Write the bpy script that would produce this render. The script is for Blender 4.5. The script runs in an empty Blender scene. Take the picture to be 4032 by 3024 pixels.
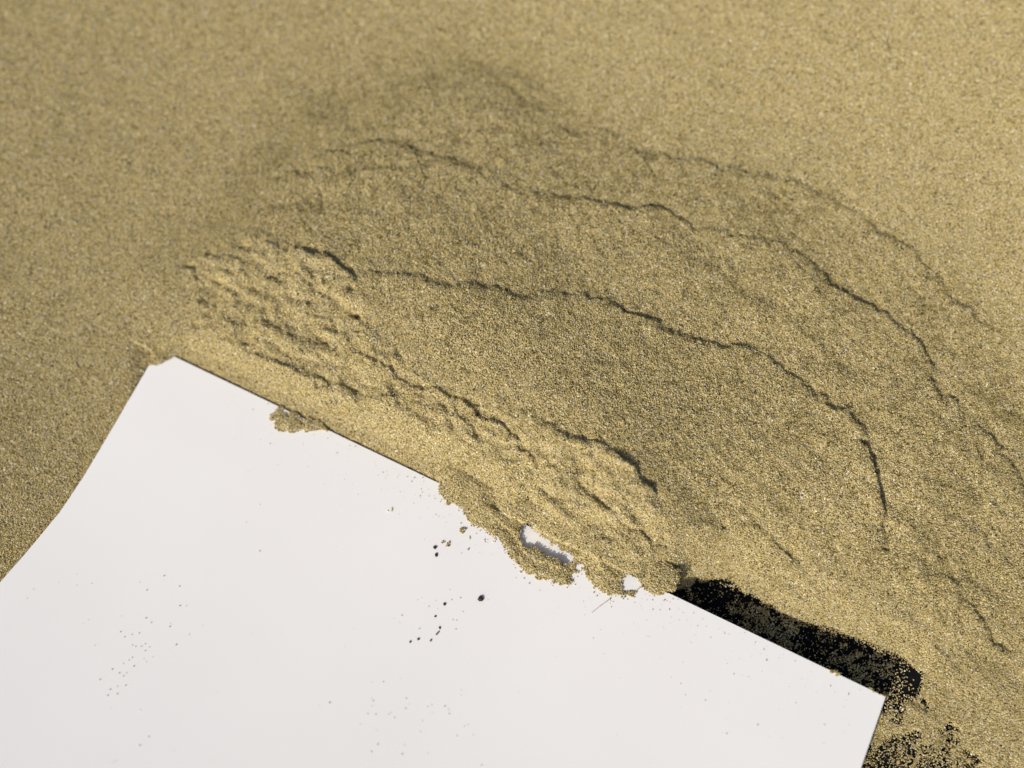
import bpy, math, random
import numpy as np
from mathutils import Vector, Matrix

MM = 0.001
rng = np.random.default_rng(7)
random.seed(7)
scene = bpy.context.scene
col = scene.collection

# ------------------------------------------------------------------ camera
TILT = math.radians(13.0)          # lens axis leans 13 degrees off the vertical
DIST = 105.0                       # mm from the aim point on the heap
HFOV = math.radians(55.0)
AIM = np.array([0.0, 0.0, 3.0])
CAM = AIM + DIST * np.array([0.0, -math.sin(TILT), math.cos(TILT)])
cam_data = bpy.data.cameras.new("camera")
cam_data.sensor_width = 36.0
cam_data.lens = 18.0 / math.tan(HFOV / 2)
cam_data.clip_start = 0.001
cam_data.clip_end = 20.0
cam_data.dof.use_dof = True
cam_data.dof.focus_distance = 101.0 * MM
cam_data.dof.aperture_fstop = 9.0
cam_ob = bpy.data.objects.new("camera", cam_data)
cam_ob.location = CAM * MM
cam_ob.rotation_euler = (TILT, 0, 0)
col.objects.link(cam_ob)
scene.camera = cam_ob

# ------------------------------------------------------------------ daylight
SUN_DIR = np.array([-0.70, -0.71, 0.0])
SUN_EL = math.radians(41.0)
SUN_DIR = SUN_DIR / np.linalg.norm(SUN_DIR) * math.cos(SUN_EL)
SUN_DIR[2] = math.sin(SUN_EL)
world = bpy.data.worlds.new("World")
scene.world = world
world.use_nodes = True
wn = world.node_tree
sky = wn.nodes.new("ShaderNodeTexSky")
sky.sky_type = 'NISHITA'
sky.sun_disc = False
sky.air_density = 0.75
sky.dust_density = 3.0
sky.sun_elevation = SUN_EL
sky.sun_rotation = math.atan2(SUN_DIR[0], SUN_DIR[1])
wn.links.new(sky.outputs[0], wn.nodes["Background"].inputs[0])
wn.nodes["Background"].inputs[1].default_value = 0.105
sun_data = bpy.data.lights.new("sun", 'SUN')
sun_data.energy = 3.15
sun_data.angle = math.radians(0.5)
sun_data.color = (1.0, 0.95, 0.87)
sun = bpy.data.objects.new("sun", sun_data)
sun.rotation_euler = Vector(SUN_DIR).to_track_quat('Z', 'Y').to_euler()
sun.location = (-0.5, -0.5, 1.0)
col.objects.link(sun)
scene.view_settings.view_transform = 'Standard'
scene.view_settings.look = 'None'
scene.view_settings.exposure = 0.06
scene.view_settings.gamma = 1.0
scene.cycles.max_bounces = 6

# ------------------------------------------------------------------ helpers
F_PX = 2016.0 / math.tan(HFOV / 2)          # focal length in photo pixels
CR = np.array([1.0, 0.0, 0.0])
CU = np.array([0.0, math.cos(TILT), math.sin(TILT)])
CF = np.array([0.0, math.sin(TILT), -math.cos(TILT)])


def ray(px, py):
    return CR * ((px - 2016.0) / F_PX) + CU * (-(py - 1512.0) / F_PX) + CF


def at_z(px, py, z):
    d = ray(px, py)
    return CAM + d * ((z - CAM[2]) / d[2])


class Noise:
    """smooth lattice noise on the table plane, coordinates in mm"""
    def __init__(self, seed, n=256):
        self.g = np.random.default_rng(seed).standard_normal((n, n)) * 0.5
        self.n = n

    def __call__(self, x, y):
        xi = np.floor(x).astype(int); yi = np.floor(y).astype(int)
        fx = x - xi; fy = y - yi
        fx = fx * fx * (3 - 2 * fx); fy = fy * fy * (3 - 2 * fy)
        n = self.n
        g = self.g
        a = g[xi % n, yi % n]; b = g[(xi + 1) % n, yi % n]
        c = g[xi % n, (yi + 1) % n]; d = g[(xi + 1) % n, (yi + 1) % n]
        return (a * (1 - fx) + b * fx) * (1 - fy) + (c * (1 - fx) + d * fx) * fy


def fbm(seed, x, y, size, octaves=4, gain=0.5):
    out = np.zeros(np.shape(x)); amp = 1.0; tot = 0.0
    for o in range(octaves):
        s = size / 2 ** o
        out += amp * Noise(seed + o * 13)(x / s * 0.96 + y / s * 0.28 + 37.1 * o, y / s * 0.96 - x / s * 0.28 + 11.7 * o)
        tot += amp; amp *= gain
    return out / tot


def smooth(a, b, x):
    t = np.clip((x - a) / (b - a), 0, 1)
    return t * t * (3 - 2 * t)


def poly_sdf(poly, x, y):
    """signed distance to a closed outline, positive inside"""
    p = np.asarray(poly)[:, :2]
    d2 = np.full(x.shape, 1e9); inside = np.zeros(x.shape, bool)
    for i in range(len(p)):
        ax, ay = p[i]; bx, by = p[(i + 1) % len(p)]
        ex, ey = bx - ax, by - ay
        t = np.clip(((x - ax) * ex + (y - ay) * ey) / (ex * ex + ey * ey + 1e-12), 0, 1)
        d2 = np.minimum(d2, (x - ax - t * ex) ** 2 + (y - ay - t * ey) ** 2)
        c = (ay > y) != (by > y)
        with np.errstate(divide='ignore', invalid='ignore'):
            inside ^= c & (x < (bx - ax) * (y - ay) / (by - ay + 1e-15) + ax)
    d = np.sqrt(d2)
    return np.where(inside, d, -d)


# ------------------------------------------------------------------ the card's plane
TLp, TRp = (620.0, 1372.0), (3487.0, 2744.0)
dvec = ray(7964.0, -10190.0); dvec /= np.linalg.norm(dvec)       # in-card direction, away from the viewer
TL = at_z(*TLp, 0.55)
lam1 = np.dot(TL - CAM, CF)
r1, r2 = ray(*TLp), ray(*TRp)
lam2 = lam1 * np.dot(r1, dvec) / np.dot(r2, dvec)                # right angle between the card's edges
TR = CAM + r2 * lam2
evec = TR - TL
CARD_W = np.linalg.norm(evec); evec /= CARD_W
cn = np.cross(evec, dvec); cn /= np.linalg.norm(cn)
if cn[2] < 0:
    cn = -cn
dn = -dvec
print("card width mm", CARD_W, "TL z", TL[2], "TR z", TR[2], "dn z", dn[2])


def card_bend(v, u=0.0):
    """the card curls up a little towards the hand side"""
    return 0.0013 * np.maximum(v - 10.0, 0.0) ** 2


def on_card(px, py):
    """point of the card's top face seen at a photo pixel"""
    d = ray(px, py)
    off = 0.0
    for _ in range(12):
        t = np.dot(TL + cn * off - CAM, cn) / np.dot(d, cn)
        P = CAM + d * t
        off = float(card_bend(np.dot(P - TL, dn)))
    return P


def card_z(x, y):
    v = (x - TL[0]) * dn[0] + (y - TL[1]) * dn[1]
    return TL[2] - (cn[0] * (x - TL[0]) + cn[1] * (y - TL[1])) / cn[2] + card_bend(v) / cn[2]


# ------------------------------------------------------------------ materials
def new_mat(name):
    m = bpy.data.materials.new(name); m.use_nodes = True
    nt = m.node_tree
    return m, nt, nt.nodes["Principled BSDF"]


def ramp(nt, stops, interp='LINEAR'):
    r = nt.nodes.new("ShaderNodeValToRGB")
    r.color_ramp.interpolation = interp
    e = r.color_ramp.elements
    while len(e) > 1:
        e.remove(e[-1])
    e[0].position = stops[0][0]; e[0].color = (*stops[0][1], 1)
    for p, c in stops[1:]:
        k = e.new(p); k.color = (*c, 1)
    return r


GRAIN_STOPS = [(0.0, (0.06, 0.045, 0.02)), (0.06, (0.14, 0.102, 0.042)), (0.11, (0.32, 0.215, 0.075)), (0.16, (0.30, 0.232, 0.095)), (0.28, (0.41, 0.325, 0.13)),
               (0.48, (0.53, 0.428, 0.182)), (0.72, (0.605, 0.495, 0.228)), (0.80, (0.65, 0.51, 0.20)), (0.86, (0.50, 0.445, 0.33)), (0.95, (0.66, 0.58, 0.36)), (1.0, (0.86, 0.81, 0.64))]


def grain_material():
    m, nt, b = new_mat("sand_grain")
    info = nt.nodes.new("ShaderNodeObjectInfo")
    r = ramp(nt, GRAIN_STOPS)
    nt.links.new(info.outputs["Random"], r.inputs[0])
    att = nt.nodes.new("ShaderNodeAttribute"); att.attribute_type = 'INSTANCER'; att.attribute_name = "mineral"  # carries painted crack shade besides the grain's own tone
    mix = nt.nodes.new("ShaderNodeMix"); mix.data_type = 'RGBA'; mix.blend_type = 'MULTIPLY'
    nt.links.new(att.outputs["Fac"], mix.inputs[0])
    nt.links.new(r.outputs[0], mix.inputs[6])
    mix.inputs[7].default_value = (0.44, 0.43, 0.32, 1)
    nt.links.new(mix.outputs[2], b.inputs["Base Color"])
    mul = nt.nodes.new("ShaderNodeMath"); mul.operation = 'MULTIPLY'; mul.inputs[1].default_value = 17.3
    fr = nt.nodes.new("ShaderNodeMath"); fr.operation = 'FRACT'
    nt.links.new(info.outputs["Random"], mul.inputs[0]); nt.links.new(mul.outputs[0], fr.inputs[0])
    mr = nt.nodes.new("ShaderNodeMapRange"); mr.inputs[3].default_value = 0.28; mr.inputs[4].default_value = 0.7
    nt.links.new(fr.outputs[0], mr.inputs[0]); nt.links.new(mr.outputs[0], b.inputs["Roughness"])
    b.inputs["Specular IOR Level"].default_value = 0.22
    return m


def sand_bed_material():
    m, nt, b = new_mat("sand_bed")
    tc = nt.nodes.new("ShaderNodeTexCoord")
    v = nt.nodes.new("ShaderNodeTexVoronoi"); v.inputs["Scale"].default_value = 7000.0
    nt.links.new(tc.outputs["Object"], v.inputs["Vector"])
    sep = nt.nodes.new("ShaderNodeSeparateColor"); nt.links.new(v.outputs["Color"], sep.inputs[0])
    r = ramp(nt, GRAIN_STOPS)
    nt.links.new(sep.outputs[0], r.inputs[0]); nt.links.new(r.outputs[0], b.inputs["Base Color"])
    bp = nt.nodes.new("ShaderNodeBump"); bp.inputs["Distance"].default_value = 0.00006; bp.invert = True
    nt.links.new(v.outputs["Distance"], bp.inputs["Height"]); nt.links.new(bp.outputs[0], b.inputs["Normal"])
    b.inputs["Roughness"].default_value = 0.8
    b.inputs["Specular IOR Level"].default_value = 0.2
    return m


M_GRAIN = grain_material()
M_BED = sand_bed_material()

M_TRAY, nt, b = new_mat("black_tray")
tc = nt.nodes.new("ShaderNodeTexCoord")
nz = nt.nodes.new("ShaderNodeTexNoise"); nz.inputs["Scale"].default_value = 900.0; nz.inputs["Detail"].default_value = 5
nt.links.new(tc.outputs["Object"], nz.inputs["Vector"])
r = ramp(nt, [(0.3, (0.0025, 0.0026, 0.003)), (0.7, (0.0055, 0.0058, 0.0075))])
nt.links.new(nz.outputs[0], r.inputs[0]); nt.links.new(r.outputs[0], b.inputs["Base Color"])
b.inputs["Roughness"].default_value = 0.75; b.inputs["Specular IOR Level"].default_value = 0.12

M_CARD, nt, b = new_mat("white_card")
tc = nt.nodes.new("ShaderNodeTexCoord")
n1 = nt.nodes.new("ShaderNodeTexNoise"); n1.inputs["Scale"].default_value = 55.0; n1.inputs["Detail"].default_value = 4
n2 = nt.nodes.new("ShaderNodeTexNoise"); n2.inputs["Scale"].default_value = 5200.0; n2.inputs["Detail"].default_value = 2
for n in (n1, n2):
    nt.links.new(tc.outputs["Object"], n.inputs["Vector"])
r = ramp(nt, [(0.3, (0.825, 0.805, 0.765)), (0.7, (0.85, 0.83, 0.79))])
nt.links.new(n1.outputs[0], r.inputs[0]); nt.links.new(r.outputs[0], b.inputs["Base Color"])
bp = nt.nodes.new("ShaderNodeBump"); bp.inputs["Distance"].default_value = 0.000006; bp.inputs["Strength"].default_value = 0.5
nt.links.new(n2.outputs[0], bp.inputs["Height"]); nt.links.new(bp.outputs[0], b.inputs["Normal"])
b.inputs["Roughness"].default_value = 0.55; b.inputs["Specular IOR Level"].default_value = 0.3

def plain(name, c, rough=0.5, spec=0.4):
    m, nt, b = new_mat(name)
    tc = nt.nodes.new("ShaderNodeTexCoord")
    n = nt.nodes.new("ShaderNodeTexNoise"); n.inputs["Scale"].default_value = 9000.0
    nt.links.new(tc.outputs["Object"], n.inputs["Vector"])
    r = ramp(nt, [(0.35, tuple(k * 0.7 for k in c)), (0.65, tuple(min(1, k * 1.25) for k in c))])
    nt.links.new(n.outputs[0], r.inputs[0]); nt.links.new(r.outputs[0], b.inputs["Base Color"])
    b.inputs["Roughness"].default_value = rough; b.inputs["Specular IOR Level"].default_value = spec
    return m
M_DARK = plain("dark_mineral", (0.035, 0.02, 0.014))
M_BROWN = plain("brown_mineral", (0.10, 0.06, 0.035))
M_GREY = plain("grey_mineral", (0.30, 0.27, 0.22))
M_GLASS = plain("glassy_quartz", (0.62, 0.64, 0.42), 0.15, 0.6)
M_FIBRE = plain("fibre", (0.36, 0.22, 0.15))


# ------------------------------------------------------------------ mesh building
def tag(o, label=None, category=None, group=None, kind=None):
    for k, v in (("label", label), ("category", category), ("group", group), ("kind", kind)):
        if v:
            o[k] = v


def make_mesh(name, verts, faces, mat, smooth_shade=False):
    me = bpy.data.meshes.new(name)
    me.from_pydata([tuple(v) for v in verts], [], [tuple(f) for f in faces])
    me.update()
    me.materials.append(mat)
    if smooth_shade:
        me.polygons.foreach_set("use_smooth", [True] * len(me.polygons))
    o = bpy.data.objects.new(name, me)
    col.objects.link(o)
    return o


def grain_tree():
    """every vertex flagged as a grain carries one small stone of its own size and turn"""
    g = bpy.data.node_groups.new("grains_on_bed", 'GeometryNodeTree')
    g.interface.new_socket("Geometry", in_out='INPUT', socket_type='NodeSocketGeometry')
    g.interface.new_socket("Geometry", in_out='OUTPUT', socket_type='NodeSocketGeometry')
    N, L = g.nodes, g.links
    gi = N.new("NodeGroupInput"); go = N.new("NodeGroupOutput")
    ico = N.new("GeometryNodeMeshIcoSphere"); ico.inputs["Radius"].default_value = 1.0; ico.inputs["Subdivisions"].default_value = 1
    sm = N.new("GeometryNodeSetMaterial"); sm.inputs["Material"].default_value = M_GRAIN
    L.new(ico.outputs[0], sm.inputs["Geometry"])
    inst = N.new("GeometryNodeInstanceOnPoints")
    L.new(gi.outputs[0], inst.inputs["Points"]); L.new(sm.outputs[0], inst.inputs["Instance"])

    def named(n, t):
        a = N.new("GeometryNodeInputNamedAttribute"); a.data_type = t; a.inputs["Name"].default_value = n
        return a.outputs["Attribute"]
    L.new(named("is_grain", 'BOOLEAN'), inst.inputs["Selection"])
    L.new(named("size", 'FLOAT_VECTOR'), inst.inputs["Scale"])
    L.new(named("turn", 'FLOAT_VECTOR'), inst.inputs["Rotation"])
    j = N.new("GeometryNodeJoinGeometry")
    L.new(gi.outputs[0], j.inputs[0]); L.new(inst.outputs[0], j.inputs[0])
    L.new(j.outputs[0], go.inputs[0])
    return g


GRAINS = grain_tree()


def make_sand(name, bed_v, bed_f, pts, diam, mineral, flat=0.0):
    """bed mesh (mm) plus grains resting on it, as one object"""
    nb, n = len(bed_v), len(pts)
    V = np.vstack([bed_v, pts]) if nb else pts
    me = bpy.data.meshes.new(name)
    me.vertices.add(len(V)); me.vertices.foreach_set("co", (V * MM).astype(np.float32).ravel())
    if nb:
        bf = np.asarray(bed_f, dtype=np.int32)
        me.loops.add(bf.size); me.loops.foreach_set("vertex_index", bf.ravel())
        me.polygons.add(len(bf))
        me.polygons.foreach_set("loop_start", np.arange(0, bf.size, 4, dtype=np.int32))
        me.polygons.foreach_set("use_smooth", np.ones(len(bf), bool))
    me.update(calc_edges=True)
    me.materials.append(M_BED)
    flag = np.zeros(nb + n, bool); flag[nb:] = True
    me.attributes.new("is_grain", 'BOOLEAN', 'POINT').data.foreach_set("value", flag)
    sz = np.zeros((nb + n, 3), np.float32)
    sz[nb:] = (diam[:, None] * 0.5 * MM) * rng.uniform(0.72, 1.28, (n, 3))
    me.attributes.new("size", 'FLOAT_VECTOR', 'POINT').data.foreach_set("vector", sz.ravel())
    tn = np.zeros((nb + n, 3), np.float32); tn[nb:] = rng.uniform(0, 6.283, (n, 3))
    me.attributes.new("turn", 'FLOAT_VECTOR', 'POINT').data.foreach_set("vector", tn.ravel())
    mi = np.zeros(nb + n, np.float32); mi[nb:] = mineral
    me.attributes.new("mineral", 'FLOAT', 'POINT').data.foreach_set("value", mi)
    o = bpy.data.objects.new(name, me); col.objects.link(o)
    md = o.modifiers.new("grains", 'NODES'); md.node_group = GRAINS
    return o


# ------------------------------------------------------------------ setting: the black tray surface
X0, X1, Y0, Y1 = -78.0, 78.0, -66.0, 70.0
tv, tf = [], []
nx = ny = 24
for j in range(ny + 1):
    for i in range(nx + 1):
        x = -170 + 340 * i / nx; y = -160 + 320 * j / ny
        tv.append((x * MM, y * MM, 0.0))
for j in range(ny):
    for i in range(nx):
        a = j * (nx + 1) + i
        tf.append((a, a + 1, a + nx + 2, a + nx + 1))
tray = make_mesh("tray_floor", tv, tf, M_TRAY)
tag(tray, kind="structure")

# ------------------------------------------------------------------ heights of the sand
S = 4032.0 / 2212.0
CTRL = [  # photo pixel, height of the sand above the tray in mm
    (-500, -300, 2.0), (0, 0, 2.2), (-300, 1500, 1.5), (300, 1000, 1.8), (0, 1900, 0.9), (-300, 2500, 0.8), (400, 300, 2.3), (900, 0, 2.8),
    (1600, 0, 3.6), (2400, 0, 5.0), (3200, 0, 6.2), (4032, 0, 6.8), (4400, 1000, 5.6), (4300, 400, 6.6), (4400, -300, 7.0), (2000, -400, 4.6),
    (600, 1370, 1.3), (350, 1650, 0.7), (1000, 1540, 1.5), (1400, 1720, 2.1), (1700, 1840, 2.8),
    (800, 1180, 3.2), (1000, 1180, 4.2), (900, 1380, 2.6), (1250, 1480, 3.7), (1550, 1660, 3.9), (1500, 1400, 5.2), (1350, 1080, 5.3),
    (1020, 880, 3.6), (1150, 720, 3.9), (1500, 600, 4.6), (700, 900, 2.2), (850, 600, 2.6), (1300, 350, 3.3),
    (1900, 850, 5.4), (2300, 1200, 6.2), (1900, 1350, 7.0), (2150, 1650, 7.3), (2480, 1850, 7.4), (1950, 1780, 4.9), (2250, 2000, 5.0),
    (2550, 2120, 4.6), (2350, 2200, 4.5), (2900, 1900, 5.6), (2900, 2150, 3.4), (2750, 1500, 6.4), (3300, 1800, 5.2), (3300, 2250, 3.1),
    (3700, 2000, 4.4), (3700, 2450, 2.3), (3100, 2360, 1.3), (3400, 2480, 1.0), (3850, 2700, 1.3), (3750, 2850, 0.5), (4032, 2950, 0.7), (3600, 3000, 0.1),
    (3450, 2900, 0.2), (4300, 2400, 2.6), (4300, 3200, 0.6), (3700, 3300, 0.1), (2200, 300, 4.4), (2700, 750, 5.4), (3200, 1200, 5.6),
    (3600, 1500, 5.2), (3850, 1150, 5.0), (3000, 480, 5.3), (2000, 500, 5.0), (4032, 1700, 4.6), (2700, 2500, 1.5), (2000, 2400, 2.0), (1000, 2200, 1.2), (1500, 3100, 1.0), (-100, 3200, 1.0),
]
cw = np.array([at_z(px, py, z) for px, py, z in CTRL])


def tps(r2):
    return np.where(r2 > 1e-9, 0.5 * r2 * np.log(np.maximum(r2, 1e-9)), 0.0)
_n = len(cw)
_A = np.zeros((_n + 3, _n + 3))
_d2 = ((cw[:, None, :2] - cw[None, :, :2]) ** 2).sum(2)
_A[:_n, :_n] = tps(_d2) + np.eye(_n) * 20.0
_A[:_n, _n] = 1; _A[:_n, _n + 1:] = cw[:, :2]
_A[_n, :_n] = 1; _A[_n + 1:, :_n] = cw[:, :2].T
_w = np.linalg.solve(_A, np.concatenate([cw[:, 2], np.zeros(3)]))


def base_h(x, y):
    out = _w[_n] + _w[_n + 1] * x + _w[_n + 2] * y
    for i in range(_n):
        out = out + _w[i] * tps((x - cw[i, 0]) ** 2 + (y - cw[i, 1]) ** 2)
    return np.clip(out, -1.0, 8.0)


def on_sand(px, py):
    z = 4.0
    for _ in range(6):
        P = at_z(px, py, z)
        z = float(base_h(np.array([P[0]]), np.array([P[1]]))[0])
    return at_z(px, py, z)


# outline of sand that lies on the card (photo pixels)
def crop(ox, oy, sc, pts):
    return [(ox + x / sc, oy + y / sc) for x, y in pts]

ROUGH = [(690, 1050), (820, 930), (1000, 900), (1250, 980), (1400, 1150), (1500, 1330), (1700, 1480), (2000, 1600), (2200, 1690), (2450, 1800), (2620, 1960), (2700, 2130), (2450, 2200), (2100, 2020), (1700, 1830), (1300, 1640), (900, 1450), (740, 1320)]
ON_CARD = (crop(900, 1400, 1.843, [(1440, 850), (1500, 890), (1530, 935), (1525, 1000), (1560, 1045), (1600, 1060), (1660, 1085), (1700, 1120), (1725, 1165), (1765, 1225),
                                  (1800, 1240), (1850, 1262), (1890, 1290), (1950, 1335), (2000, 1375), (2020, 1425), (2060, 1480)])
           + crop(1900, 1900, 2.212, [(210, 620), (240, 655), (300, 710), (350, 765), (400, 800), (470, 835), (560, 855), (650, 885), (745, 905), (785, 870), (765, 830),
                                      (790, 790), (850, 785), (880, 775), (910, 820), (945, 870), (980, 915), (1040, 945), (1090, 980), (1150, 990), (1230, 990), (1310, 990),
                                      (1345, 950), (1380, 925), (1430, 950), (1500, 975), (1570, 980), (1610, 955), (1680, 955)])
           + [(2680, 2240), (2400, 2050), (2050, 1900), (1850, 1780), (1590, 1740)])
HOLES = [crop(1900, 1900, 2.212, h) for h in (
    [(345, 400), (395, 390), (430, 450), (490, 505), (550, 515), (590, 555), (640, 580), (665, 610), (700, 620), (745, 635), (770, 665), (745, 705), (700, 690), (650, 640), (580, 635), (550, 600), (500, 560), (430, 540), (365, 530), (350, 470)],
    [(840, 720), (865, 730), (860, 750), (845, 745)],
    [(1225, 860), (1265, 840), (1275, 805), (1300, 840), (1350, 850), (1365, 890), (1350, 920), (1270, 925), (1230, 900)])]
CORNER = [(560, 1400), (592, 1436), (612, 1442), (640, 1432), (668, 1415), (704, 1398), (720, 1350), (620, 1320)]
STRIP = crop(2500, 2150, 1.843, [(235, 345), (330, 325), (400, 300), (450, 250), (490, 270), (570, 245), (640, 250), (700, 270), (780, 340), (880, 380), (960, 430), (1020, 475), (1110, 530), (1220, 565),
                                (1330, 585), (1430, 610), (1500, 660), (1590, 690), (1700, 720), (1790, 755), (1880, 790), (1960, 840), (2020, 890), (2075, 930), (2090, 960), (2060, 1020),
                                (2040, 1080), (1990, 1110), (1950, 1125), (1940, 1190), (1900, 1200), (1865, 1140), (1800, 1200), (1500, 1150), (900, 850), (300, 500)])
PATCH = crop(3300, 2500, 3.022, [(380, 1340), (480, 1330), (560, 1290), (620, 1220), (700, 1200), (800, 1215), (860, 1190), (900, 1250), (850, 1330), (880, 1430), (850, 1500), (860, 1700), (200, 1750), (200, 1400)])
SPOTS = [crop(3300, 2500, 3.022, [(x, y)])[0] + (rr / 3.022, k) for x, y, rr, k in (
    (1310, 1090, 45, 1.0), (1420, 1120, 30, .7), (1330, 1200, 35, .8), (1280, 1330, 50, .8), (1340, 1290, 35, .7), (1640, 1480, 45, 1.0), (1560, 1420, 35, .7), (1480, 1380, 25, .6), (1180, 1500, 70, .8), (1100, 1350, 40, .5),
    (1250, 1420, 60, .75), (1400, 1250, 45, .6), (1120, 1250, 40, .55), (1000, 1380, 60, .6), (1050, 1540, 70, .75), (1420, 1540, 50, .6), (1560, 1560, 45, .55), (1700, 1560, 45, .5), (1230, 1160, 40, .6),
    (1020, 790, 32, .9), (1050, 880, 28, .7), (960, 840, 25, .6), (720, 1000, 45, .7), (660, 1010, 25, .7), (940, 1200, 35, .8), (1300, 1570, 60, .6), (2060, 1560, 40, .4))]


PH = lambda pts: [(x * 5.176, (y - 22) * 5.176) for x, y in pts]


def world_poly(poly, f):
    return np.array([f(px, py)[:2] for px, py in poly])

W_ONCARD = world_poly(ON_CARD, lambda px, py: on_card(px, py))
W_HOLES = [world_poly(h, lambda px, py: on_card(px, py)) for h in HOLES]
W_ROUGH = world_poly(ROUGH, lambda px, py: at_z(px, py, 4.5))
HEAP = PH([(175, 205), (195, 165), (240, 120), (300, 85), (370, 72), (440, 100), (560, 130), (650, 165), (740, 220), (790, 290), (800, 420), (790, 500), (740, 520), (690, 490), (560, 440), (450, 380), (330, 320), (250, 240)])
W_HEAP = np.array([on_sand(a_, b_)[:2] for a_, b_ in HEAP])
W_CORNER = world_poly(CORNER, lambda px, py: on_card(px, py))
W_STRIP = world_poly(STRIP, lambda px, py: at_z(px, py, 0.15))
W_PATCH = world_poly(PATCH, lambda px, py: at_z(px, py, 0.1))

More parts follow.
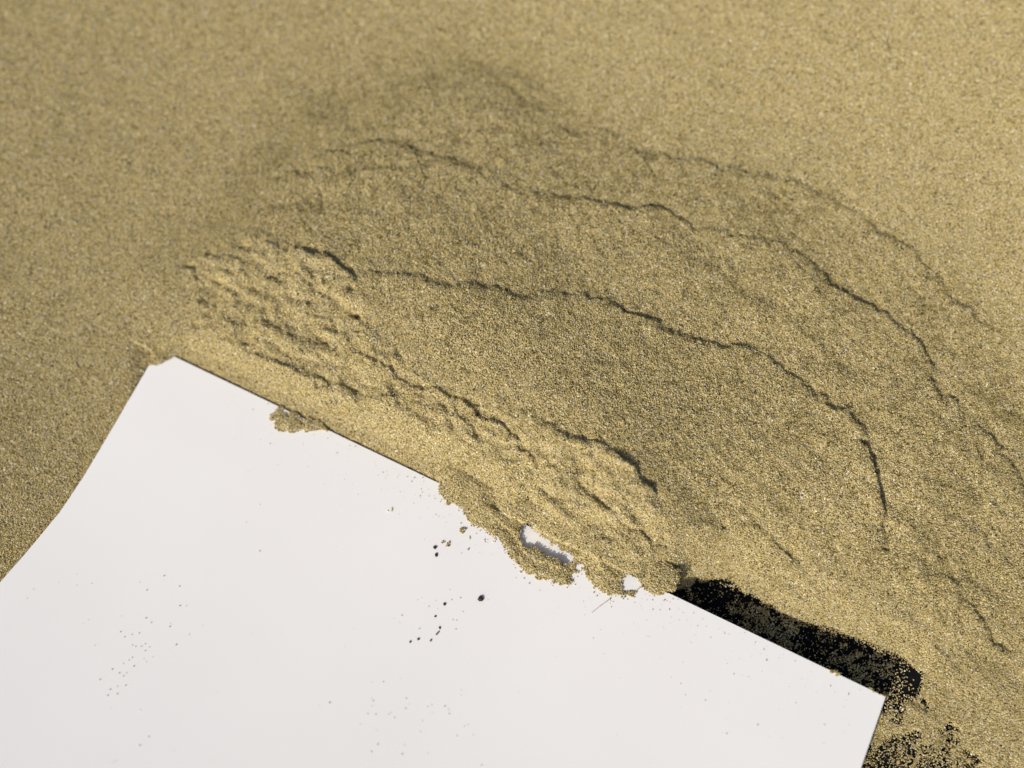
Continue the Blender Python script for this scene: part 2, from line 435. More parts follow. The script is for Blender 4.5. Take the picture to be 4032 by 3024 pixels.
# cracks and small scarps: points in photo pixels, fall in mm, reach of the raised lip in mm; shade along each is painted into the tint
R2 = lambda pts: [(2016 + x / 1.0972, y / 1.0972) for x, y in pts]
FS = lambda pts: [(x * S, y * S) for x, y in pts]
CRACKS = [
    # outer arc, upper centre to the right edge
    (PH([(300, 92), (345, 82), (385, 86)]) + R2([(60, 470), (100, 500), (160, 545), (240, 575), (300, 585), (380, 570), (440, 595), (510, 640), (560, 655), (650, 662), (800, 690), (930, 740), (1060, 750), (1200, 790), (1400, 850), (1560, 960), (1750, 1100), (1900, 1300), (2100, 1480)]), .34, 4.0),
    (R2([(510, 640), (570, 680), (610, 740), (635, 800)]), .35, 2.0),
    # second arc, sweeping the whole width
    (FS([(640, 352), (700, 328), (745, 318), (790, 302), (860, 300), (930, 335), (1000, 345), (1060, 380), (1110, 410)]) + R2([(0, 815), (110, 835), (180, 855), (280, 860), (330, 875), (400, 885), (500, 890), (600, 900), (680, 905), (740, 950), (800, 975), (880, 1000), (960, 1020), (1060, 1018), (1150, 1035), (1200, 1080), (1250, 1110), (1330, 1150), (1400, 1200), (1480, 1245), (1530, 1300), (1600, 1360), (1680, 1420), (1740, 1490), (1780, 1560), (1800, 1620)])
        + FS([(2000, 830), (2020, 860), (2060, 890), (2100, 930), (2118, 937), (2160, 970), (2190, 1010), (2205, 1060), (2230, 1120)]), .60, 4.0),
    (R2([(1180, 1100), (1240, 1150), (1300, 1200), (1350, 1260), (1420, 1330)]), .28, 1.5),
    (FS([(2112, 937), (2112, 980), (2118, 1010), (2116, 1050)]), .40, 2.0),
    (FS([(2060, 870), (2080, 960), (2090, 1040), (2110, 1120), (2150, 1200)]), .22, 3.0),
    # inner arc, from the crumbled end round the heap
    (FS([(745, 588), (800, 592), (850, 600), (910, 612), (960, 625), (1040, 632), (1120, 632), (1200, 625), (1260, 635), (1320, 660), (1380, 690), (1440, 725), (1490, 742), (1540, 746), (1600, 745), (1650, 760), (1700, 800), (1760, 850), (1820, 890), (1862, 932), (1885, 985), (1900, 1030), (1905, 1090), (1903, 1140), (1908, 1200)]), .60, 4.5),
    (FS([(1868, 946), (1885, 985), (1900, 1030), (1905, 1090), (1903, 1140)]), .40, 2.5),
    (FS([(1930, 1140), (1990, 1165), (2030, 1210), (2062, 1248), (2068, 1275), (2090, 1310), (2120, 1340), (2150, 1385), (2200, 1440)]), .55, 3.0),
    (FS([(1945, 1150), (1985, 1210), (2010, 1260), (2045, 1310), (2080, 1370)]), .28, 2.0),
    (FS([(450, 500), (520, 470), (600, 450), (700, 445), (800, 460), (900, 490)]), .22, 4.0),
    (FS([(540, 420), (590, 385), (680, 372), (780, 370), (880, 365), (940, 345), (990, 352), (1040, 358), (1100, 372), (1160, 400)]), .34, 3.0),
    (FS([(640, 270), (740, 225), (820, 190), (900, 165), (960, 145), (1030, 140), (1100, 155), (1180, 200), (1240, 240)]), .30, 5.0),
    (FS([(1250, 460), (1400, 500), (1500, 560), (1620, 640), (1740, 720), (1850, 830)]), .20, 4.0),
    # ridge of slumped plates beside the card
    (FS([(870, 815), (900, 832), (960, 850), (1000, 870), (1050, 905), (1100, 935), (1130, 970), (1165, 1000), (1220, 1040), (1270, 1065)]), .75, 2.5),
    (FS([(700, 730), (760, 765), (830, 800), (880, 830), (930, 870), (990, 905), (1040, 950), (1080, 985)]), .55, 1.8),
    (FS([(1100, 880), (1150, 898), (1175, 908), (1205, 930), (1260, 960), (1300, 978), (1335, 992), (1370, 1010), (1400, 1038), (1418, 1070), (1420, 1100)]), .70, 3.5),
    (FS([(1240, 1045), (1265, 1062), (1285, 1076), (1305, 1092), (1335, 1118), (1360, 1135), (1400, 1145), (1440, 1170), (1480, 1200)]), .55, 1.4),
    (FS([(1120, 1000), (1170, 1040), (1230, 1080), (1280, 1120)]), .3, 1.4),
    (FS([(600, 560), (640, 548), (665, 555), (700, 566), (745, 590), (765, 618), (775, 640)]), .75, 2.5),
    (FS([(420, 548), (440, 545), (465, 560), (480, 585), (478, 615)]), .5, 1.3),
    (FS([(520, 640), (575, 615), (600, 605), (640, 590), (680, 580)]), .45, 1.3),
    (FS([(490, 520), (530, 500), (580, 505), (640, 520)]), .4, 1.6),
    (FS([(930, 985), (975, 985), (1005, 985), (1030, 995), (1055, 1015), (1100, 1050)]), .55, 1.4),
    (FS([(1560, 1130), (1585, 1122), (1612, 1140), (1660, 1165), (1700, 1200), (1740, 1240)]), .45, 1.6),
    (FS([(1990, 1385), (2030, 1405), (2060, 1430), (2085, 1455), (2110, 1490)]), .45, 2.0),
    (FS([(420, 705), (450, 712), (480, 720), (510, 735), (535, 755)]), .5, 1.2),
    (FS([(540, 690), (600, 700), (650, 730), (690, 760)]), .45, 1.3), (FS([(560, 755), (620, 785), (690, 810), (740, 840)]), .45, 1.2),
    (FS([(780, 850), (840, 860), (880, 900), (930, 930)]), .45, 1.2), (FS([(590, 650), (650, 660), (700, 690), (740, 700)]), .45, 1.2),
    (FS([(480, 655), (520, 680), (545, 710)]), .4, 1.0), (FS([(820, 760), (880, 790), (940, 815)]), .4, 1.2),
]
CRACKS_W = [(np.array([on_sand(px, py)[:2] for px, py in p]), h, L) for p, h, L in CRACKS]
# broad darker bands round the heap
BANDS = [(FS([(440, 560), (510, 480), (570, 390), (630, 310), (720, 240), (820, 190), (930, 160), (1040, 150), (1150, 190)]), 5.0, .55),
         (FS([(640, 350), (780, 310), (900, 300)]), 2.0, .4),
         (FS([(1150, 240), (1260, 300), (1400, 350), (1600, 400), (1760, 500), (1950, 620), (2100, 800), (2212, 960)]), 5.5, .5),
         (FS([(1820, 620), (1900, 700), (1990, 830)]), 3.0, .4),
         (FS([(1040, 900), (1300, 985), (1480, 1000), (1560, 1130)]), 3.0, .22),
         (FS([(1860, 1400), (1990, 1460), (2080, 1560), (2100, 1659)]), 3.0, .25)]
PITS = [(762, 680, .38, 1.3), (768, 712, .25, .8), (415, 578, .7, .7), (476, 612, .6, .7), (757, 628, .5, .5), (905, 836, .5, .5), (660, 588, .8, .4), (545, 735, .5, .6), (520, 775, .4, .6),
        (1185, 912, .4, .4), (1908, 1185, .4, .8), (1870, 952, .35, .7), (1575, 1135, .5, .6), (1020, 990, .6, .5), (835, 855, .5, .5), (700, 735, .5, .5), (625, 600, .5, .4), (450, 548, .4, .6)]
LUMPS_W = [(*on_sand(a_, b_)[:2], r_, h_) for a_, b_, r_, h_ in ((2490, 1890, 3.0, .7), (2380, 1820, 2.4, .5), (2620, 2010, 2.4, .6), (2760, 2120, 2.2, .7), (2200, 1790, 2.4, .4), (1960, 1660, 2.0, .4), (1230, 1030, 2.6, .6), (900, 1080, 2.4, .5), (1050, 1240, 2.4, .5))]
PITS_W = [(*on_sand(a * S, b_ * S)[:2], r_, d_) for a, b_, r_, d_ in PITS]
BANDS_W = [(np.array([on_sand(px, py)[:2] for px, py in p]), w, a) for p, w, a in BANDS]


def polyline_sdist(P, x, y):
    """signed distance (+ on the right hand of the direction of travel is negative) and position along"""
    best = np.full(x.shape, 1e9); sd = np.zeros(x.shape); tt = np.zeros(x.shape)
    seg = np.linalg.norm(np.diff(P, axis=0), axis=1); cum = np.concatenate([[0], np.cumsum(seg)])
    for i in range(len(P) - 1):
        ax, ay = P[i]; ex, ey = P[i + 1] - P[i]
        t = np.clip(((x - ax) * ex + (y - ay) * ey) / (ex * ex + ey * ey), 0, 1)
        dx = x - ax - t * ex; dy = y - ay - t * ey
        d = np.hypot(dx, dy)
        m = d < best
        side = np.sign(ex * dy - ey * dx); side[side == 0] = 1
        best = np.where(m, d, best); sd = np.where(m, side * d, sd)
        tt = np.where(m, (cum[i] + t * seg[i]) / cum[-1], tt)
    return sd, tt, cum[-1]


def sand_fields(x, y):
    shp = x.shape
    x = x.ravel(); y = y.ravel()
    H = base_h(x, y)
    # warped coordinates give every edge its crumbled line
    wx = x + 0.45 * fbm(3, x, y, 1.6, 3, .6) + 0.9 * fbm(5, x, y, 6, 2); wy = y + 0.45 * fbm(4, x, y, 1.6, 3, .6) + 0.9 * fbm(6, x, y, 6, 2)
    rag = fbm(7, x, y, 2.2, 4, .8) * 2.4
    tint = np.zeros(x.shape)
    for k, (P, h, L) in enumerate(CRACKS_W):
        h = h * 0.66
        R = L * 3.0
        m = (x > P[:, 0].min() - R) & (x < P[:, 0].max() + R) & (y > P[:, 1].min() - R) & (y < P[:, 1].max() + R)
        idx = np.nonzero(m)[0]
        if len(idx) == 0:
            continue
        s, t, ln = polyline_sdist(P, wx[idx], wy[idx])
        # positive side = left of travel (all cracks run left to right, so the far side)
        tp = min(.3, 3.0 / ln)
        env = smooth(0, tp, t) * smooth(0, tp, 1 - t) * np.clip(1.15 + 1.3 * fbm(40 + k, x[idx], y[idx], 6.0, 2), .75, 1.8)
        endfade = env
        near = h * np.exp(np.minimum(s, 0) / L) * (s <= 0)                    # raised lip on the card's side
        far = -0.45 * h * np.exp(-np.maximum(s, 0) / (L * 0.35)) * (s > 0)    # slight hollow beyond
        s = s + 0.45 * rag[idx]
        bw = (1.1 if L < 3.2 else 1.5) if L < 5 else 3.5
        blend = smooth(-0.22 * bw, 0.30 * bw, s)
        lip = h * 0.72 * np.exp(-np.abs(np.minimum(s, 0)) / L)
        H[idx] += endfade * (lip * (1 - blend) + (-0.45 * h * np.exp(-np.maximum(s, 0) / (L * 0.4))) * blend)
        tint[idx] = np.maximum(tint[idx], np.clip(env, 0, 1) * 0.5 * np.exp(-np.abs(s + .3) / 0.8))  # crack shade painted into the grain colour
    for P, w, a in BANDS_W:
        R = w * 2.5
        m = (x > P[:, 0].min() - R) & (x < P[:, 0].max() + R) & (y > P[:, 1].min() - R) & (y < P[:, 1].max() + R)
        idx = np.nonzero(m)[0]
        s, t, ln = polyline_sdist(P, wx[idx], wy[idx])
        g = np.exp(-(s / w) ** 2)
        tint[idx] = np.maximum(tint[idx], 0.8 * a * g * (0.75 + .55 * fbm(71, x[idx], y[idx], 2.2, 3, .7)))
        H[idx] -= 0.35 * a * np.exp(-(s / (w * .8)) ** 2) * 1.5
    # rough crumbly zone beside the card
    v = (x - TL[0]) * dn[0] + (y - TL[1]) * dn[1]           # + towards the card
    u = (x - TL[0]) * evec[0] + (y - TL[1]) * evec[1]
    dr = poly_sdf(W_ROUGH, wx, wy)
    rough = smooth(-1.2, 2.2, dr)
    lump = np.minimum(np.abs(fbm(23, u * .42, v, 2.6, 3, .55)), .42)
    lump2 = np.minimum(np.abs(fbm(24, u * .7, v, 1.3, 2, .6)), .4)
    a1 = fbm(21, u * 0.35, v, 2.4, 3, .6)
    left = smooth(34, 12, u)
    H += rough * (1.1 * lump + 0.35 * lump2 + 0.55 * a1 + 0.9 * fbm(26, u * .7, v, 4.5, 2) + 0.38 * fbm(25, x, y, 0.8, 2) - .3)
    inner = poly_sdf(W_HEAP, wx, wy)
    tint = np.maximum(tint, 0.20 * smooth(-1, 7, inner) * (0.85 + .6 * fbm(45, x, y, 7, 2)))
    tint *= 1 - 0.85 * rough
    hp_ = smooth(-2, 6, inner)
    # everywhere: soft undulation and patchy fine relief
    H += 0.22 * fbm(31, x, y, 9.0, 2) + (0.13 + .07 * hp_) * fbm(32, x, y, 2.4, 3, .6) + (0.09 + .09 * hp_) * fbm(34, x, y, 0.75, 3, .8)
    # flow streaks, lower right of the heap
    st = smooth(30, 70, u) * smooth(0, -8, v)
    st = st * smooth(4, -12, y)
    qx = x * 0.78 - y * 0.62; qy = x * 0.62 + y * 0.78
    H += st * 0.32 * fbm(35, qx * 0.3, qy, 1.5, 2) + 0.10 * (1 - smooth(-25, 5, x)) * 0.3 * fbm(36, x, y, 4, 2)
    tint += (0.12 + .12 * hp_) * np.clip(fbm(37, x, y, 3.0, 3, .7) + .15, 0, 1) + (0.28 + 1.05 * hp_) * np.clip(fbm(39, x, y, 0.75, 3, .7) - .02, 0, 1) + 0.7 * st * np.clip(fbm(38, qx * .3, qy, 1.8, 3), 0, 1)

    for ppx, ppy, pr, pd in PITS_W:
        H -= pd * np.exp(-((wx - ppx) ** 2 + 2.5 * (wy - ppy) ** 2) / pr ** 2)

    for bx, by, br, bh in LUMPS_W:
        H += bh * np.exp(-(((wx - bx) ** 2 + (wy - by) ** 2) / br ** 2) ** 1.5)

    # bare tray: strip and thin patches
    edge = 0.30 * fbm(51, x, y, 1.2, 3, .75)
    ds = poly_sdf(W_STRIP, x, y) + edge
    cap = np.where(ds > 0, -0.6, np.clip(-ds * (0.62 + 0.33 * smooth(70, 58, u)), 0, 50) + 0.02)
    H = np.minimum(H, cap + 0.1 * fbm(52, x, y, 1.1, 2))
    dp = poly_sdf(W_PATCH, x, y) + 1.2 * fbm(53, x, y, 1.4, 4, .95)
    H = np.where(dp > -1.5, np.minimum(H, 0.45 - 0.45 * smooth(-1.5, 0.5, dp) - 0.15 * smooth(.5, 1.5, dp)), H)
    for sx, sy, rr, k in SPOTS:
        P = at_z(sx, sy, 0.1); rad = rr / 37.0
        d = np.hypot(x - P[0], y - P[1])
        g = np.exp(-(d / (rad * 1.3)) ** 2)
        H = H * (1 - g * k) + g * k * (-0.12 + 0.55 * fbm(54, x, y, 0.7, 3, .9))

    # sand carried on the card, and the card's own footprint
    jx = x + 0.34 * fbm(61, x, y, 0.8, 3, .9); jy = y + 0.34 * fbm(62, x, y, 0.8, 3, .9)
    dc = poly_sdf(W_ONCARD, jx, jy)
    cz = card_z(x, y)
    th = 0.10 + np.clip(dc, 0, 50) * 0.42
    th = np.minimum(th, 2.2 + 0.3 * fbm(63, x, y, 3, 2))
    for hp in W_HOLES:
        dh = -poly_sdf(hp, jx, jy) - 0.22
        th = np.where(dh < 0, -9, np.minimum(th, 0.08 + np.clip(dh, 0, 50) * 0.2))
    th = np.minimum(th, 0.3 + np.clip(59 - u, 0, 30) * .13)
    ridge = 0.35 * np.exp(-((dc - 1.6) / .8) ** 2) * (fbm(64, x, y, 3.0, 2) + .4)
    th = th + np.where(dc > 0.3, ridge, 0)
    dcor = poly_sdf(W_CORNER, jx, jy)
    foot = (u > -0.4) & (u < CARD_W + 0.2) & (v > -0.1)
    lu = left_edge(v)
    foot = (u > lu - 0.15) & (u < CARD_W + 0.25) & (v > -0.12)
    covered = (dc > 0) | (dcor > 0)
    zc = cz + np.where(dcor > 0, 0.12 + np.clip(dcor, 0, 3) * 0.5, th)
    Hc = np.where(covered & foot & (zc > cz), np.maximum(zc, np.where(dc > 1.5, np.minimum(H, zc + 0.4), zc)), cz - 1.2)
    # beside the card's edge the sand stays just under or climbs over it
    du = np.minimum(np.abs(v), 50)
    H_out = H.copy()
    nearleft = smooth(3.0, 0.0, -v) * (u < 42) * (u > 2) 
    H_out = np.where((v <= 0) & (u > -6) & (u < 50), np.minimum(H, cz - 0.35 + 0.25 * smooth(34, 44, u) + np.clip(-v, 0, 50) * 0.5 + 0.5 * np.clip(-v - 1.5, 0, 50) + np.clip(3 - u, 0, 9) * .6 + np.clip(u - 40, 0, 12) * .5), H_out)
    side = (u < lu) & (v > 0.5)
    H_out = np.where((dc > 0) & (v > -9) & (u > 29) & (ds < 0.0), np.maximum(H_out, zc - 0.25 * np.clip(-v - 3, 0, 9)), H_out)
    H_out = np.where(side, np.minimum(H, cz - 0.35 + np.clip(lu - u, 0, 50) * 0.35), H_out)
    H = np.where(foot, Hc, H_out)
    bare = foot & ~(covered & (zc > cz))
    tint = np.where(foot, tint * .5 + .12, tint)
    return (H.reshape(shp), np.clip(tint, 0, 1).reshape(shp), bare.reshape(shp), hp_.reshape(shp))


# card outline in its own (u, v) millimetres: left edge follows the photo's curve
def card_uv(px, py):
    P = on_card(px, py) - TL
    return float(np.dot(P, evec)), float(np.dot(P, dn))
_le = [card_uv(px, py) for px, py in ((620, 1372), (587, 1437), (437, 1695), (328, 1878), (237, 2014), (109, 2169), (0, 2293))]
_le.append((_le[-1][0] + (_le[-1][0] - _le[-2][0]) * 3, _le[-1][1] + (_le[-1][1] - _le[-2][1]) * 3))
_le.sort(key=lambda q: q[1])
LE_V = [q[1] for q in _le]; LE_U = [q[0] for q in _le]
print("left edge u,v", [(round(a, 1), round(b_, 1)) for a, b_ in _le])


def left_edge(v):
    return np.interp(v, LE_V, LE_U)


# ------------------------------------------------------------------ sand bed and its grains
DX = 0.17
gx = np.arange(X0, X1, DX); gy = np.arange(Y0, Y1, DX)
GX, GY = np.meshgrid(gx, gy)
H, TINT, BARE, INNER = sand_fields(GX, GY)
ok = (~BARE) & (H > 0.10)
fmask = ok[:-1, :-1] & ok[1:, :-1] & ok[:-1, 1:] & ok[1:, 1:]
idm = np.arange(H.size).reshape(H.shape)
quads = np.stack([idm[:-1, :-1][fmask], idm[:-1, 1:][fmask], idm[1:, 1:][fmask], idm[1:, :-1][fmask]], axis=1)
used, inv = np.unique(quads.ravel(), return_inverse=True)
bed = np.stack([GX.ravel()[used], GY.ravel()[used], H.ravel()[used] - 0.05], axis=1)
quads = inv.reshape(-1, 4)


def sample(F, x, y):
    fx = np.clip((x - X0) / DX, 0, F.shape[1] - 1.001); fy = np.clip((y - Y0) / DX, 0, F.shape[0] - 1.001)
    i = fx.astype(int); j = fy.astype(int); a = fx - i; c = fy - j
    return (F[j, i] * (1 - a) + F[j, i + 1] * a) * (1 - c) + (F[j + 1, i] * (1 - a) + F[j + 1, i + 1] * a) * c

SP = 0.102
px_, py_ = np.meshgrid(np.arange(-66, 66, SP), np.arange(-54, 60, SP))
px_ = px_.ravel() + rng.uniform(-.5, .5, px_.size) * SP * 1.4; py_ = py_.ravel() + rng.uniform(-.5, .5, py_.size) * SP * 1.4
ix = np.clip(((px_ - X0) / DX + .5).astype(int), 0, H.shape[1] - 1); iy = np.clip(((py_ - Y0) / DX + .5).astype(int), 0, H.shape[0] - 1)
hb = np.where(BARE[iy, ix], -9, H[iy, ix])
hs = sample(H, px_, py_)
hs = np.where(np.abs(hs - hb) > 0.35, hb, hs)
keep = hb > 0.10
# only what the lens can see, with a margin for a step aside
rel = np.stack([px_, py_, np.maximum(hs, 0)], 1) - CAM
dep = rel @ CF
sx = (rel @ CR) / dep * F_PX; sy = (rel @ CU) / dep * F_PX
vis = (np.abs(sx) < 2016 * 1.06) & (np.abs(sy) < 1512 * 1.07)
keep &= vis
G = np.stack([px_[keep], py_[keep], hs[keep] + rng.uniform(-.08, .055, keep.sum()) * np.where(sample(INNER, px_[keep], py_[keep]) > 0.5, 1.35, 0.5)], 1)
diam = np.clip(rng.lognormal(math.log(0.116), 0.28, len(G)), .075, .24)
mineral = np.clip(sample(TINT, G[:, 0], G[:, 1]) * rng.uniform(.4, 1.6, len(G)), 0, 1)  # grain tone together with the shade painted along cracks
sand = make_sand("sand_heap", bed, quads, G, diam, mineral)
tag(sand, "heap of fine tan sand with cracked terraces, pushed up around and over the white card", "sand", kind="stuff")
print("bed verts", len(bed), "tris", len(quads) * 2, "grains", len(G))

# loose grains on the bare black strip and the thin patches
n_l = 190000
lx = rng.uniform(5, 64, n_l); ly = rng.uniform(-52, -12, n_l)
hh = sample(np.where(BARE, -9, H), lx, ly); dstr = poly_sdf(W_STRIP, lx, ly)
clump = fbm(81, lx, ly, 1.3, 3, .75)
lu_ = (lx - TL[0]) * evec[0] + (ly - TL[1]) * evec[1]
dens = 0.12 + 1.3 * smooth(-.12, .3, clump + 0.06 * smooth(62, 78, lu_) - .26 * smooth(72, 62, lu_))
tip = at_z(3590, 2690, 0.1); dens = dens * (1 - .8 * np.exp(-((lx - tip[0]) ** 2 + (ly - tip[1]) ** 2) / 2.6 ** 2))
dens = np.where(dstr > 0, dens, 0.62 + 0.9 * smooth(-.1, .3, clump))
kk = (hh < 0.12) & (hh > -2) & (rng.uniform(0, 1, n_l) < dens * 0.68)
Lp = np.stack([lx[kk], ly[kk], rng.uniform(.04, .12, kk.sum()) + np.clip(clump[kk], 0, 1) * .6], 1)
loose = make_sand("loose_sand", np.zeros((0, 3)), None, Lp, np.clip(rng.lognormal(math.log(.125), .25, len(Lp)), .075, .22), np.full(len(Lp), 0.0))
tag(loose, "loose tan grains sprinkled over the bare black tray beside the card's far edge", "sand", kind="stuff")

# ------------------------------------------------------------------ the white card
nu, nv = 90, 90
VMAX = 75.0
TH = 0.35
cvs, cfs = [], []
for layer in (0, 1):
    for j in range(nv + 1):
        v = VMAX * j / nv
        l = float(left_edge(v)); 
        rr_ = CARD_W
        for i in range(nu + 1):
            s = i / nu
            u_ = l + (rr_ - l) * s
            off = float(card_bend(v)) - TH * layer
            P = TL + evec * u_ + dn * v + cn * off
            cvs.append(tuple(P * MM))
W1 = nu + 1; LAY = W1 * (nv + 1)
for j in range(nv):
    for i in range(nu):
        a = j * W1 + i
        cfs.append((a, a + W1, a + W1 + 1, a + 1))
        cfs.append((LAY + a, LAY + a + 1, LAY + a + W1 + 1, LAY + a + W1))
for i in range(nu):
    cfs.append((i, i + 1, LAY + i + 1, LAY + i)); a = nv * W1 + i
    cfs.append((a + 1, a, LAY + a, LAY + a + 1))
for j in range(nv):
    a = j * W1
    cfs.append((a + W1, a, LAY + a, LAY + a + W1)); a += nu
    cfs.append((a, a + W1, LAY + a + W1, LAY + a))
card = make_mesh("card", cvs, cfs, M_CARD)
tag(card, "stiff white card held slanting with its far edge pushed under the sand heap", "card")

# ------------------------------------------------------------------ things lying on the card
def stone(name, px, py, w, h, ang, mat, seed, lift=0.0, style=0):
    rr = random.Random(seed)
    c = on_card(px, py)
    k = 0.0265 * (np.dot(c - CAM, CF) / 100.0)   # mm per photo pixel
    a = w * k / 2; b_ = h * k / 2; t = min(a, b_) * 0.75
    vs, fs = [], []
    n = 7
    rings = [(-.5, .72), (0.0, 1.0), (.55, .72)]
    jit = [rr.uniform(.78, 1.16) for _ in range(n)]
    ca, sa = math.cos(ang), math.sin(ang)
    right = np.array([1.0, 0, 0]); right = right - cn * np.dot(right, cn); right /= np.linalg.norm(right)
    up = np.cross(cn, right)
    for zz, rad in rings:
        for i in range(n):
            th = 2 * math.pi * i / n
            x = math.cos(th) * a * rad * jit[i] * rr.uniform(.93, 1.07); y = math.sin(th) * b_ * rad * jit[i] * rr.uniform(.93, 1.07)
            if style == 1:      # triangular
                y *= 1 - 0.55 * x / max(a, 1e-6)
            vs.append(right * (x * ca - y * sa) + up * (x * sa + y * ca) + cn * (zz * t * rr.uniform(.85, 1.15) + t * .55 + lift))
    vs.append(cn * (t * 1.4 + lift)); vs.append(cn * (0.0 + lift))
    for q in range(2):
        for i in range(n):
            i2 = (i + 1) % n
            fs.append((q * n + i, q * n + i2, (q + 1) * n + i2, (q + 1) * n + i))
    for i in range(n):
        fs.append((2 * n + i, 2 * n + (i + 1) % n, 3 * n)); fs.append(((i + 1) % n, i, 3 * n + 1))
    o = make_mesh(name, [v * MM for v in vs], fs, mat)
    o.location = c * MM
    return o

DARKS = [  # px, py, width, height, angle, material, style, label
    (1894, 2359, 24, 21, -.4, M_DARK, 1, "largest dark brown grain, alone on the white card below the sand's ragged edge"),
    (1714, 2156, 16, 13, .3, M_DARK, 1, "dark wedge-shaped grain on the card, upper of the touching pair"),
    (1718, 2185, 12, 18, .1, M_DARK, 0, "oval near-black grain on the card, lower of the touching pair"),
    (1751, 2380, 11, 13, .2, M_DARK, 1, "dark drop-shaped grain, topmost of the lower scatter, left of the largest dark grain"),
    (1714, 2427, 9, 8, 0, M_DARK, 0, "tiny round dark grain between the drop-shaped grain and the twig-like one"),
    (1732, 2472, 8, 11, .3, M_DARK, 0, "small dark oval grain just above the twig-like grain"),
    (1724, 2492, 21, 8, .85, M_BROWN, 1, "thin twig-like brown grain lying slantwise on the card"),
    (1648, 2517, 11, 10, .4, M_BROWN, 0, "round brown grain second from left in the lowest row on the card"),
    (1616, 2528, 10, 9, 0, M_BROWN, 1, "brown three-cornered grain at the left end of the lowest row on the card"),
    (1697, 2521, 8, 12, -.4, M_BROWN, 0, "narrow brown grain at the right end of the lowest row on the card"),
]
for i, (a, b_, w, h, an, m, stl, lab) in enumerate(DARKS):
    o = stone("mineral_grain", a, b_, w, h, an, m, 100 + i, style=stl)
    tag(o, lab, "grain", "dark mineral grains lying on the card")
LIGHTS = [
    (1543, 2008, 9, 21, 0, M_GLASS, "long glassy yellow-green grain on the card left of the sand's edge", ),
    (1527, 2012, 8, 8, 0, M_CARD, "tiny white glassy grain beside the long yellow-green one"),
    (1849, 2118, 8, 18, .1, M_GLASS, "pale glassy sliver on the card just below the small sand crumb"),
    (1845, 2162, 7, 13, -.5, M_GREY, "narrow grey grain on the card right of the touching dark pair"),
]
for i, (a, b_, w, h, an, m, lab) in enumerate(LIGHTS):
    o = stone("quartz_grain", a, b_, w, h, an, m, 200 + i)
    tag(o, lab, "grain", "pale mineral grains lying on the card")

# crumbs of sand on the card
def crumb(poly, label, peak=0.45, tint=.25, sp=0.10, ragged=.3, dens=1.0, hang=0.0):
    W = world_poly(poly, on_card)
    lo, hi = W.min(0) - .4, W.max(0) + .4
    ax, ay = np.meshgrid(np.arange(lo[0], hi[0], sp), np.arange(lo[1], hi[1], sp))
    ax = ax.ravel() + rng.uniform(-.5, .5, ax.size) * sp; ay = ay.ravel() + rng.uniform(-.5, .5, ay.size) * sp
    d = poly_sdf(W, ax + ragged * fbm(91, ax, ay, .6, 2, .8), ay + ragged * fbm(92, ax, ay, .6, 2, .8))
    k = (d > 0) & (rng.uniform(0, 1, len(d)) < dens)
    ax, ay, d = ax[k], ay[k], d[k]
    P = []
    top = np.minimum(d * 0.55, peak) * (0.8 + .8 * fbm(93, ax, ay, 1.2, 2))
    z = card_z(ax, ay) + 0.06 + np.maximum(top, 0)
    pts = [np.stack([ax, ay, z], 1)]
    m2 = top > 0.12
    pts.append(np.stack([ax[m2], ay[m2], card_z(ax[m2], ay[m2]) + 0.05 + top[m2] * .5], 1))
    pts = np.vstack(pts)
    c = np.array([pts[:, 0].mean(), pts[:, 1].mean(), 0.0])
    o = make_sand("sand_crumb", np.zeros((0, 3)), None, pts - c, np.clip(rng.lognormal(math.log(.145), .2, len(pts)), .09, .22), np.full(len(pts), tint))
    o.location = c * MM
    tag(o, label, "sand crumb", "crumbs of sand fallen onto the card", kind=None)
    return o

CR7 = lambda pts: crop(400, 1250, 2.212, pts)
crumb(CR7([(1520, 785), (1560, 775), (1590, 830), (1640, 835), (1680, 820), (1715, 845), (1730, 885), (1770, 895), (1800, 860), (1830, 880), (1880, 890), (1905, 920), (1930, 935),
           (1975, 950), (1970, 1000), (1930, 985), (1860, 990), (1760, 1000), (1700, 1000), (1670, 1010), (1600, 985), (1545, 1005), (1500, 960), (1495, 940), (1520, 915), (1465, 900), (1490, 850)]),
      "largest crumb of tan sand, fallen over the card's far edge near its left corner", .32, 0.0)
CR8 = lambda pts: crop(1400, 1900, 2.37, pts)
crumb(CR8([(980, 445), (1000, 415), (1030, 412), (1030, 435), (1010, 460), (982, 462)]), "small oval sand crumb on the card close to the heap's ragged edge", .2, sp=.075)
crumb(CR8([(835, 205), (860, 195), (885, 180), (890, 205), (860, 225), (842, 225)]), "thin sand crumb almost touching the heap's edge on the card", .15, sp=.08)
crumb(CR8([(835, 570), (860, 555), (895, 555), (890, 585), (870, 605), (840, 600)]), "loose pale sand crumb above right of the two touching dark grains", .12, sp=.085, dens=.7)
crumb(CR8([(785, 560), (825, 540), (830, 560), (800, 572)]), "wispy sand crumb left of the loose pale one", .06, sp=.09, dens=.7)

crumb([(3266, 2632), (3300, 2648), (3312, 2662), (3288, 2658), (3268, 2645)], "tiny tan crumb caught on the card's far edge above the black strip", .12, sp=.08)
crumb([(3420, 2704), (3440, 2712), (3480, 2738), (3470, 2742), (3440, 2722), (3420, 2712)], "thin line of tan grains on the card's right-hand corner", .05, sp=.1, dens=.55)

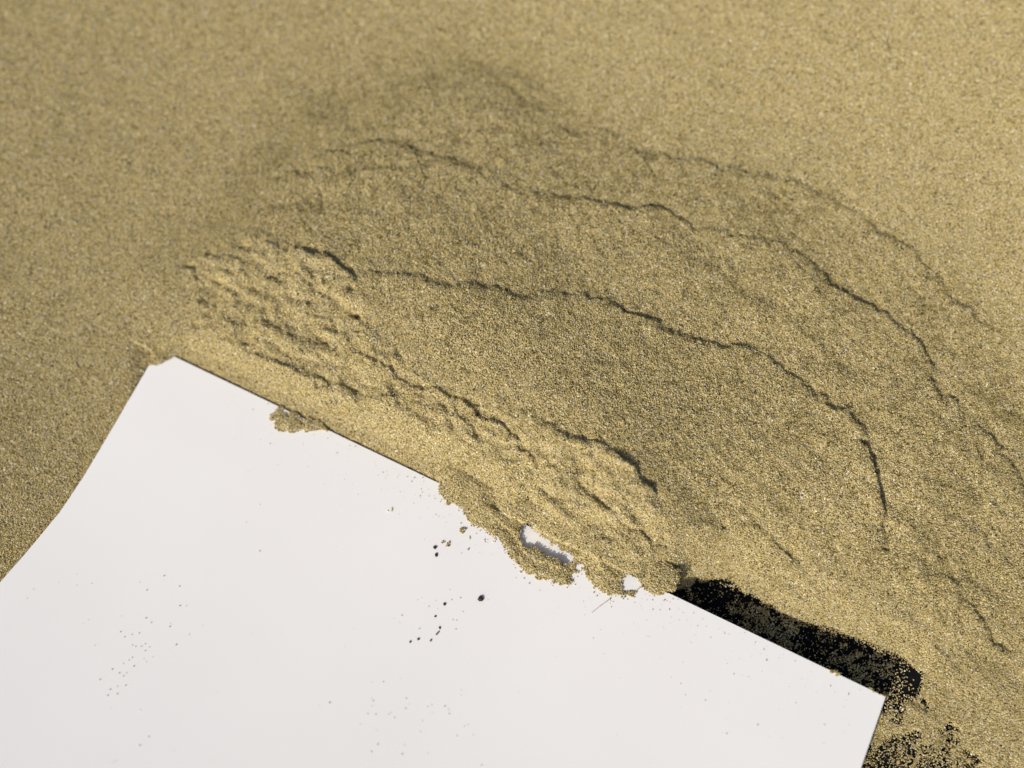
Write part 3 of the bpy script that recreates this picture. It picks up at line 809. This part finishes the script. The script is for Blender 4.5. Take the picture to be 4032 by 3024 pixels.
# dust-fine grains strewn over the card
A = [(266, 243), (470, 188), (610, 123), (727, 198), (218, 315), (610, 210), (1111, 188), (1301, 137), (1165, 250), (1422, 220), (1427, 373), (1478, 374), (965, 455), (1158, 472),
     (1201, 507), (1351, 518), (1347, 540), (957, 580), (1046, 603), (1104, 592), (988, 622), (1503, 600), (755, 687), (1050, 685), (1075, 697), (1120, 697), (1152, 676),
     (1186, 702), (1153, 730), (1397, 683), (1142, 793), (1161, 820), (1211, 780), (1050, 783), (1024, 805), (979, 832), (1062, 853), (891, 877), (793, 960), (947, 908), (980, 930), (1005, 905),
     (875, 1037), (930, 1073), (855, 1085), (932, 1013), (997, 1005), (882, 1186), (1114, 1198), (1181, 1411), (1110, 1480), (1382, 1518), (895, 1612), (925, 1600), (703, 485), (660, 512)]
Bq = [(900, 163), (704, 228), (1075, 261), (1103, 262), (1147, 203), (833, 324), (1096, 328), (180, 861), (697, 688), (487, 713), (570, 710), (484, 828), (495, 847), (489, 885), (735, 830), (732, 904),
      (756, 872), (625, 932), (610, 945), (648, 971), (516, 945), (458, 940), (404, 1018), (521, 1061), (528, 1163), (842, 1070), (853, 994), (724, 1167), (705, 1235), (920, 877), (893, 890), (926, 933),
      (1016, 886), (1042, 910), (1048, 940), (1136, 770), (1136, 805), (1106, 1101), (1221, 1093), (1158, 1033), (1185, 1021), (1283, 1313), (896, 1230), (483, 1217), (2093, 393), (1837, 175), (1706, 47), (950, 120),
      (1052, 40), (819, 115), (1130, 100), (1065, 115), (1330, 115)]
Cq = [(345, 845), (262, 955), (330, 1000), (365, 1080), (665, 1362), (968, 1380), (890, 1298), (1073, 1393), (1375, 1295), (1553, 1296), (1418, 1016), (1632, 1045), (1160, 835), (510, 1120), (717, 930), (548, 665), (873, 700),
      (250, 460), (180, 465), (275, 385), (310, 390), (350, 485), (425, 488), (130, 460), (490, 530), (380, 540), (455, 580), (515, 585), (650, 635), (680, 640), (795, 630), (935, 750), (1075, 790), (955, 828), (1168, 1138), (1550, 1075), (1368, 1433)]
specks = crop(0, 2200, 2.014, A) + crop(1200, 2300, 1.843, Bq) + crop(2500, 2150, 1.843, Cq)
Dq = [(940, 1010), (300, 640), (545, 633), (1140, 890), (1120, 850), (1237, 865), (1297, 880), (1330, 915), (1410, 887), (1405, 993), (1390, 1020), (1455, 1020), (1343, 1073), (1083, 870), (790, 705), (880, 655), (920, 660), (1045, 675),
      (230, 1080), (130, 1210), (226, 1420), (785, 1388), (843, 897), (285, 352), (175, 395), (150, 270), (1240, 1150), (1505, 1155), (1580, 1080), (1600, 1085), (1880, 1335), (1690, 1435), (1420, 1335), (2085, 1615), (1230, 785), (1260, 775), (1250, 790), (720, 600), (615, 575)]
specks += crop(900, 1400, 1.843, Dq)
for _ in range(230):   # faint dust, thicker near the far edge
    t = rng.uniform(0.1, .98); q = abs(rng.normal(0, 90)) + 8
    specks.append((620 + 2867 * t - q * .43, 1372 + 1372 * t + q * .9))
for _ in range(60):
    specks.append((rng.uniform(700, 3300), rng.uniform(2300, 3000)))
sp_pts, sp_d = [], []
for k, (a, b_) in enumerate(specks):
    P = on_card(a, b_)
    uu, vv = np.dot(P - TL, evec), np.dot(P - TL, dn)
    if vv < .15 or uu > CARD_W - .1 or uu < left_edge(vv) + .2:
        continue
    dd = rng.uniform(.065, .12) if k < len(specks) - 290 else rng.uniform(.035, .07)
    sp_pts.append(P + cn * dd * .45); sp_d.append(dd)
n_dark = len(sp_pts)
hx = rng.uniform(W_ONCARD[:, 0].min() - 2, W_ONCARD[:, 0].max() + 1, 9000); hy = rng.uniform(W_ONCARD[:, 1].min() - 2.5, W_ONCARD[:, 1].max(), 9000)
hd = poly_sdf(W_ONCARD, hx, hy); hv = (hx - TL[0]) * dn[0] + (hy - TL[1]) * dn[1]
hk = (hd < 0.05) & (hd > -2.5) & (hv > .3) & (rng.uniform(0, 1, 9000) < 0.85 * np.exp(hd / 0.22) + 0.035 * np.exp(hd / 1.0))
for a_, b_ in zip(hx[hk], hy[hk]):
    dd = rng.uniform(.08, .16)
    sp_pts.append(np.array([a_, b_, float(card_z(a_, b_)) + dd * .45])); sp_d.append(dd)
dust = make_sand("fine_grains", np.zeros((0, 3)), None, np.array(sp_pts), np.array(sp_d), np.where(np.arange(len(sp_pts)) < n_dark, .45, 0.0))
tag(dust, "dust-fine grey-brown grains strewn thinly over the white card", "grains", kind="stuff")

# one short fibre near the sand's edge
fa = on_card(2331, 2412) + cn * .03; fb = on_card(2362, 2387) + cn * .12; fc = on_card(2398, 2361) + cn * .04
path = [fa * (1 - t) ** 2 + fb * 2 * t * (1 - t) + fc * t ** 2 for t in np.linspace(0, 1, 12)]
fv, ff = [], []
tan = (fc - fa) / np.linalg.norm(fc - fa); s1 = np.cross(tan, cn)
for P in path:
    for k in range(5):
        a = 2 * math.pi * k / 5
        fv.append((P + 0.022 * (s1 * math.cos(a) + cn * math.sin(a))) * MM)
for i in range(11):
    for k in range(5):
        ff.append((i * 5 + k, i * 5 + (k + 1) % 5, (i + 1) * 5 + (k + 1) % 5, (i + 1) * 5 + k))
fib = make_mesh("fibre", fv, ff, M_FIBRE)
tag(fib, "thin pinkish fibre on the card just below the sand's ragged edge", "fibre")
